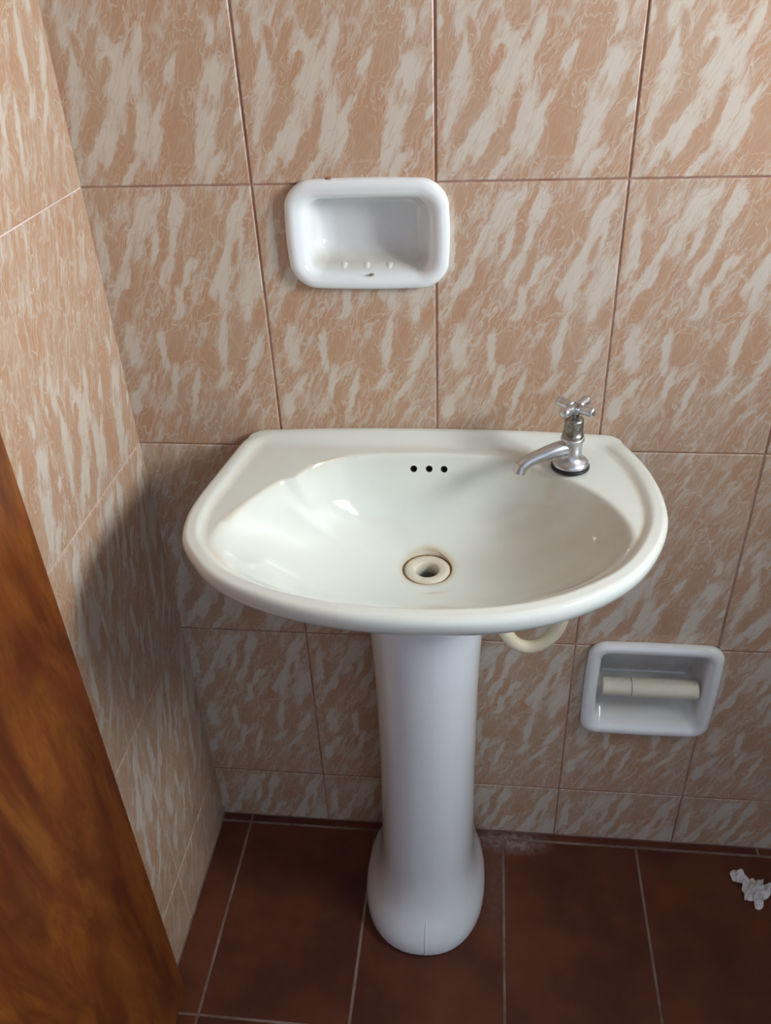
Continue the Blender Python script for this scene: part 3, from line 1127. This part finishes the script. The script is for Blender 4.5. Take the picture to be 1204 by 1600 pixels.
HD = (0.7080, 0.0, 0.3680)
hold = empty('toilet_roll_holder', HD, 'empty recessed white ceramic toilet roll holder in the wall right of the pedestal', 'roll holder')
rows = [(0.0935, 0.0900, 0.022, -0.0002, 0.02, 0), (0.0950, 0.0915, 0.023, -0.0030, 0.02, 0), (0.0950, 0.0915, 0.023, -0.0070, 0.02, 0), (0.0935, 0.0900, 0.022, -0.0105, 0.02, 0),
        (0.0900, 0.0865, 0.020, -0.0130, 0.02, 0), (0.0860, 0.0825, 0.018, -0.0138, 0.018, 0), (0.0815, 0.0775, 0.015, -0.0125, 0.015, 0), (0.0780, 0.0735, 0.013, -0.0090, 0.01, 0),
        (0.0758, 0.0705, 0.012, -0.0040, 0.006, 0), (0.0748, 0.0690, 0.012, 0.0030, 0.004, 0), (0.0742, 0.0675, 0.012, 0.0200, 0, 0), (0.0736, 0.0640, 0.012, 0.0400, 0, 0.001),
        (0.0720, 0.0580, 0.012, 0.0520, 0, 0.002), (0.0660, 0.0500, 0.012, 0.0570, 0, 0.003)]


def hold_shape(x, y, z):
    if y > -0.006 and z < 0:
        t = max(0, min(1, (y + 0.006) / 0.055))
        z = z + 0.030 * t * min(1, -z / 0.05)
    return (x, y, z)


fitting('holder_body', rows, M_HOLD, hold, lambda x, y, z: 0.9 if y > 0.015 else (0.4 if y > 0.0 else 0.05), hold_shape)  # recess coloured darker, painting in the shade inside it
rol = link('roller', tube('roller', [(-0.0260, 0, 0), (-0.0255, 0, 0), (0.0705, 0, 0), (0.0712, 0, 0), (0.0735, 0, 0)], [0.0120, 0.0146, 0.0148, 0.0136, 0.004], 32), M_PLASTIC, hold, True)
rol.data.set_sharp_from_angle(angle=math.radians(30))
rol.location = (0.0, 0.004, -0.0035)
slv = link('roller_sleeve', tube('roller_sleeve', [(-0.0705, 0, 0), (-0.0682, 0, 0), (-0.0675, 0, 0), (-0.0266, 0, 0), (-0.0262, 0, 0)], [0.004, 0.0132, 0.0138, 0.0140, 0.0134], 32), M_PLASTIC, rol, True)
slv.data.set_sharp_from_angle(angle=math.radians(30))

# openings behind the two fittings
cutters = []
for (c, hx, hz, dp) in ((SD, 0.0775, 0.0500, 0.040), (HD, 0.0835, 0.0790, 0.063)):
    cme = box_me('c', c[0] - hx, c[0] + hx, -0.03, dp, c[2] - hz, c[2] + hz)
    co = bpy.data.objects.new('c', cme)
    COL.objects.link(co)
    cutters.append((co, c, hx, hz))
bpy.context.view_layer.update()
boolean_cut(wall_back, [c[0] for c in cutters])
for (i, j), o in back_tiles.items():
    use = [co for (co, c, hx, hz) in cutters if XJ[i] < c[0] + hx and XJ[i + 1] > c[0] - hx and ZJ[j] < c[2] + hz and ZJ[j + 1] > c[2] - hz]
    if use:
        boolean_cut(o, use)
for co, *_ in cutters:
    bpy.data.objects.remove(co)

# ---------------------------------------------------------------- crumpled tissue on the floor
def tissue():
    """one torn sheet, gathered in the middle with ruffled lobes, closed as a thin solid"""
    bm = bmesh.new()
    NA_, NR_ = 120, 26
    rings_ = []
    for i in range(NR_ + 1):
        t = i / NR_
        ring = []
        for k in range(NA_):
            a = 2 * math.pi * k / NA_
            p = Vector((math.cos(a), math.sin(a), 0))
            lobe = 0.66 + 0.30 * math.sin(3 * a + 0.9) + 0.16 * math.sin(5 * a + 2.1) + 0.18 * noise.noise(p * 2.7)
            r_ = 0.0350 * t * max(0.52, lobe)
            x, y = r_ * math.cos(a) * 1.12, r_ * math.sin(a)
            q = Vector((x, y, 0)) * 75
            fold = abs(noise.noise(q + Vector((4, 2, 7)))) * 1.6 + abs(noise.noise(q * 2.4)) * 0.8
            ruf = 0.5 + 0.5 * math.sin(9 * a + 3 * noise.noise(p * 3))
            z = 0.0035 + 0.013 * (1 - t) ** 0.7 * (0.35 + fold) + 0.010 * t * ruf * (0.4 + fold)
            x += 0.0045 * noise.noise(q * 0.8 + Vector((9, 0, 0)))
            y += 0.0045 * noise.noise(q * 0.8 + Vector((0, 9, 0)))
            ring.append(bm.verts.new((x, y, max(0.0012, z))))
        rings_.append(ring)
    for i in range(NR_):
        for k in range(NA_):
            k2 = (k + 1) % NA_
            bm.faces.new((rings_[i][k], rings_[i][k2], rings_[i + 1][k2], rings_[i + 1][k]))
    bmesh.ops.remove_doubles(bm, verts=bm.verts, dist=1e-5)
    lo = min(v.co.z for v in bm.verts)
    for v in bm.verts:
        v.co.z -= lo - 0.0006
    me = bpy.data.meshes.new('crumpled_tissue')
    bm.to_mesh(me)
    bm.free()
    return me


ti = link('crumpled_tissue', tissue(), M_PAPER, None, False)
ti.location = (0.912, -0.081, 0)
ti['label'] = 'crumpled white tissue lying on the brown floor by the back wall'
ti['category'] = 'tissue'
sd_ = ti.modifiers.new('thickness', 'SOLIDIFY')
sd_.thickness = 0.0005
sd_.offset = 1
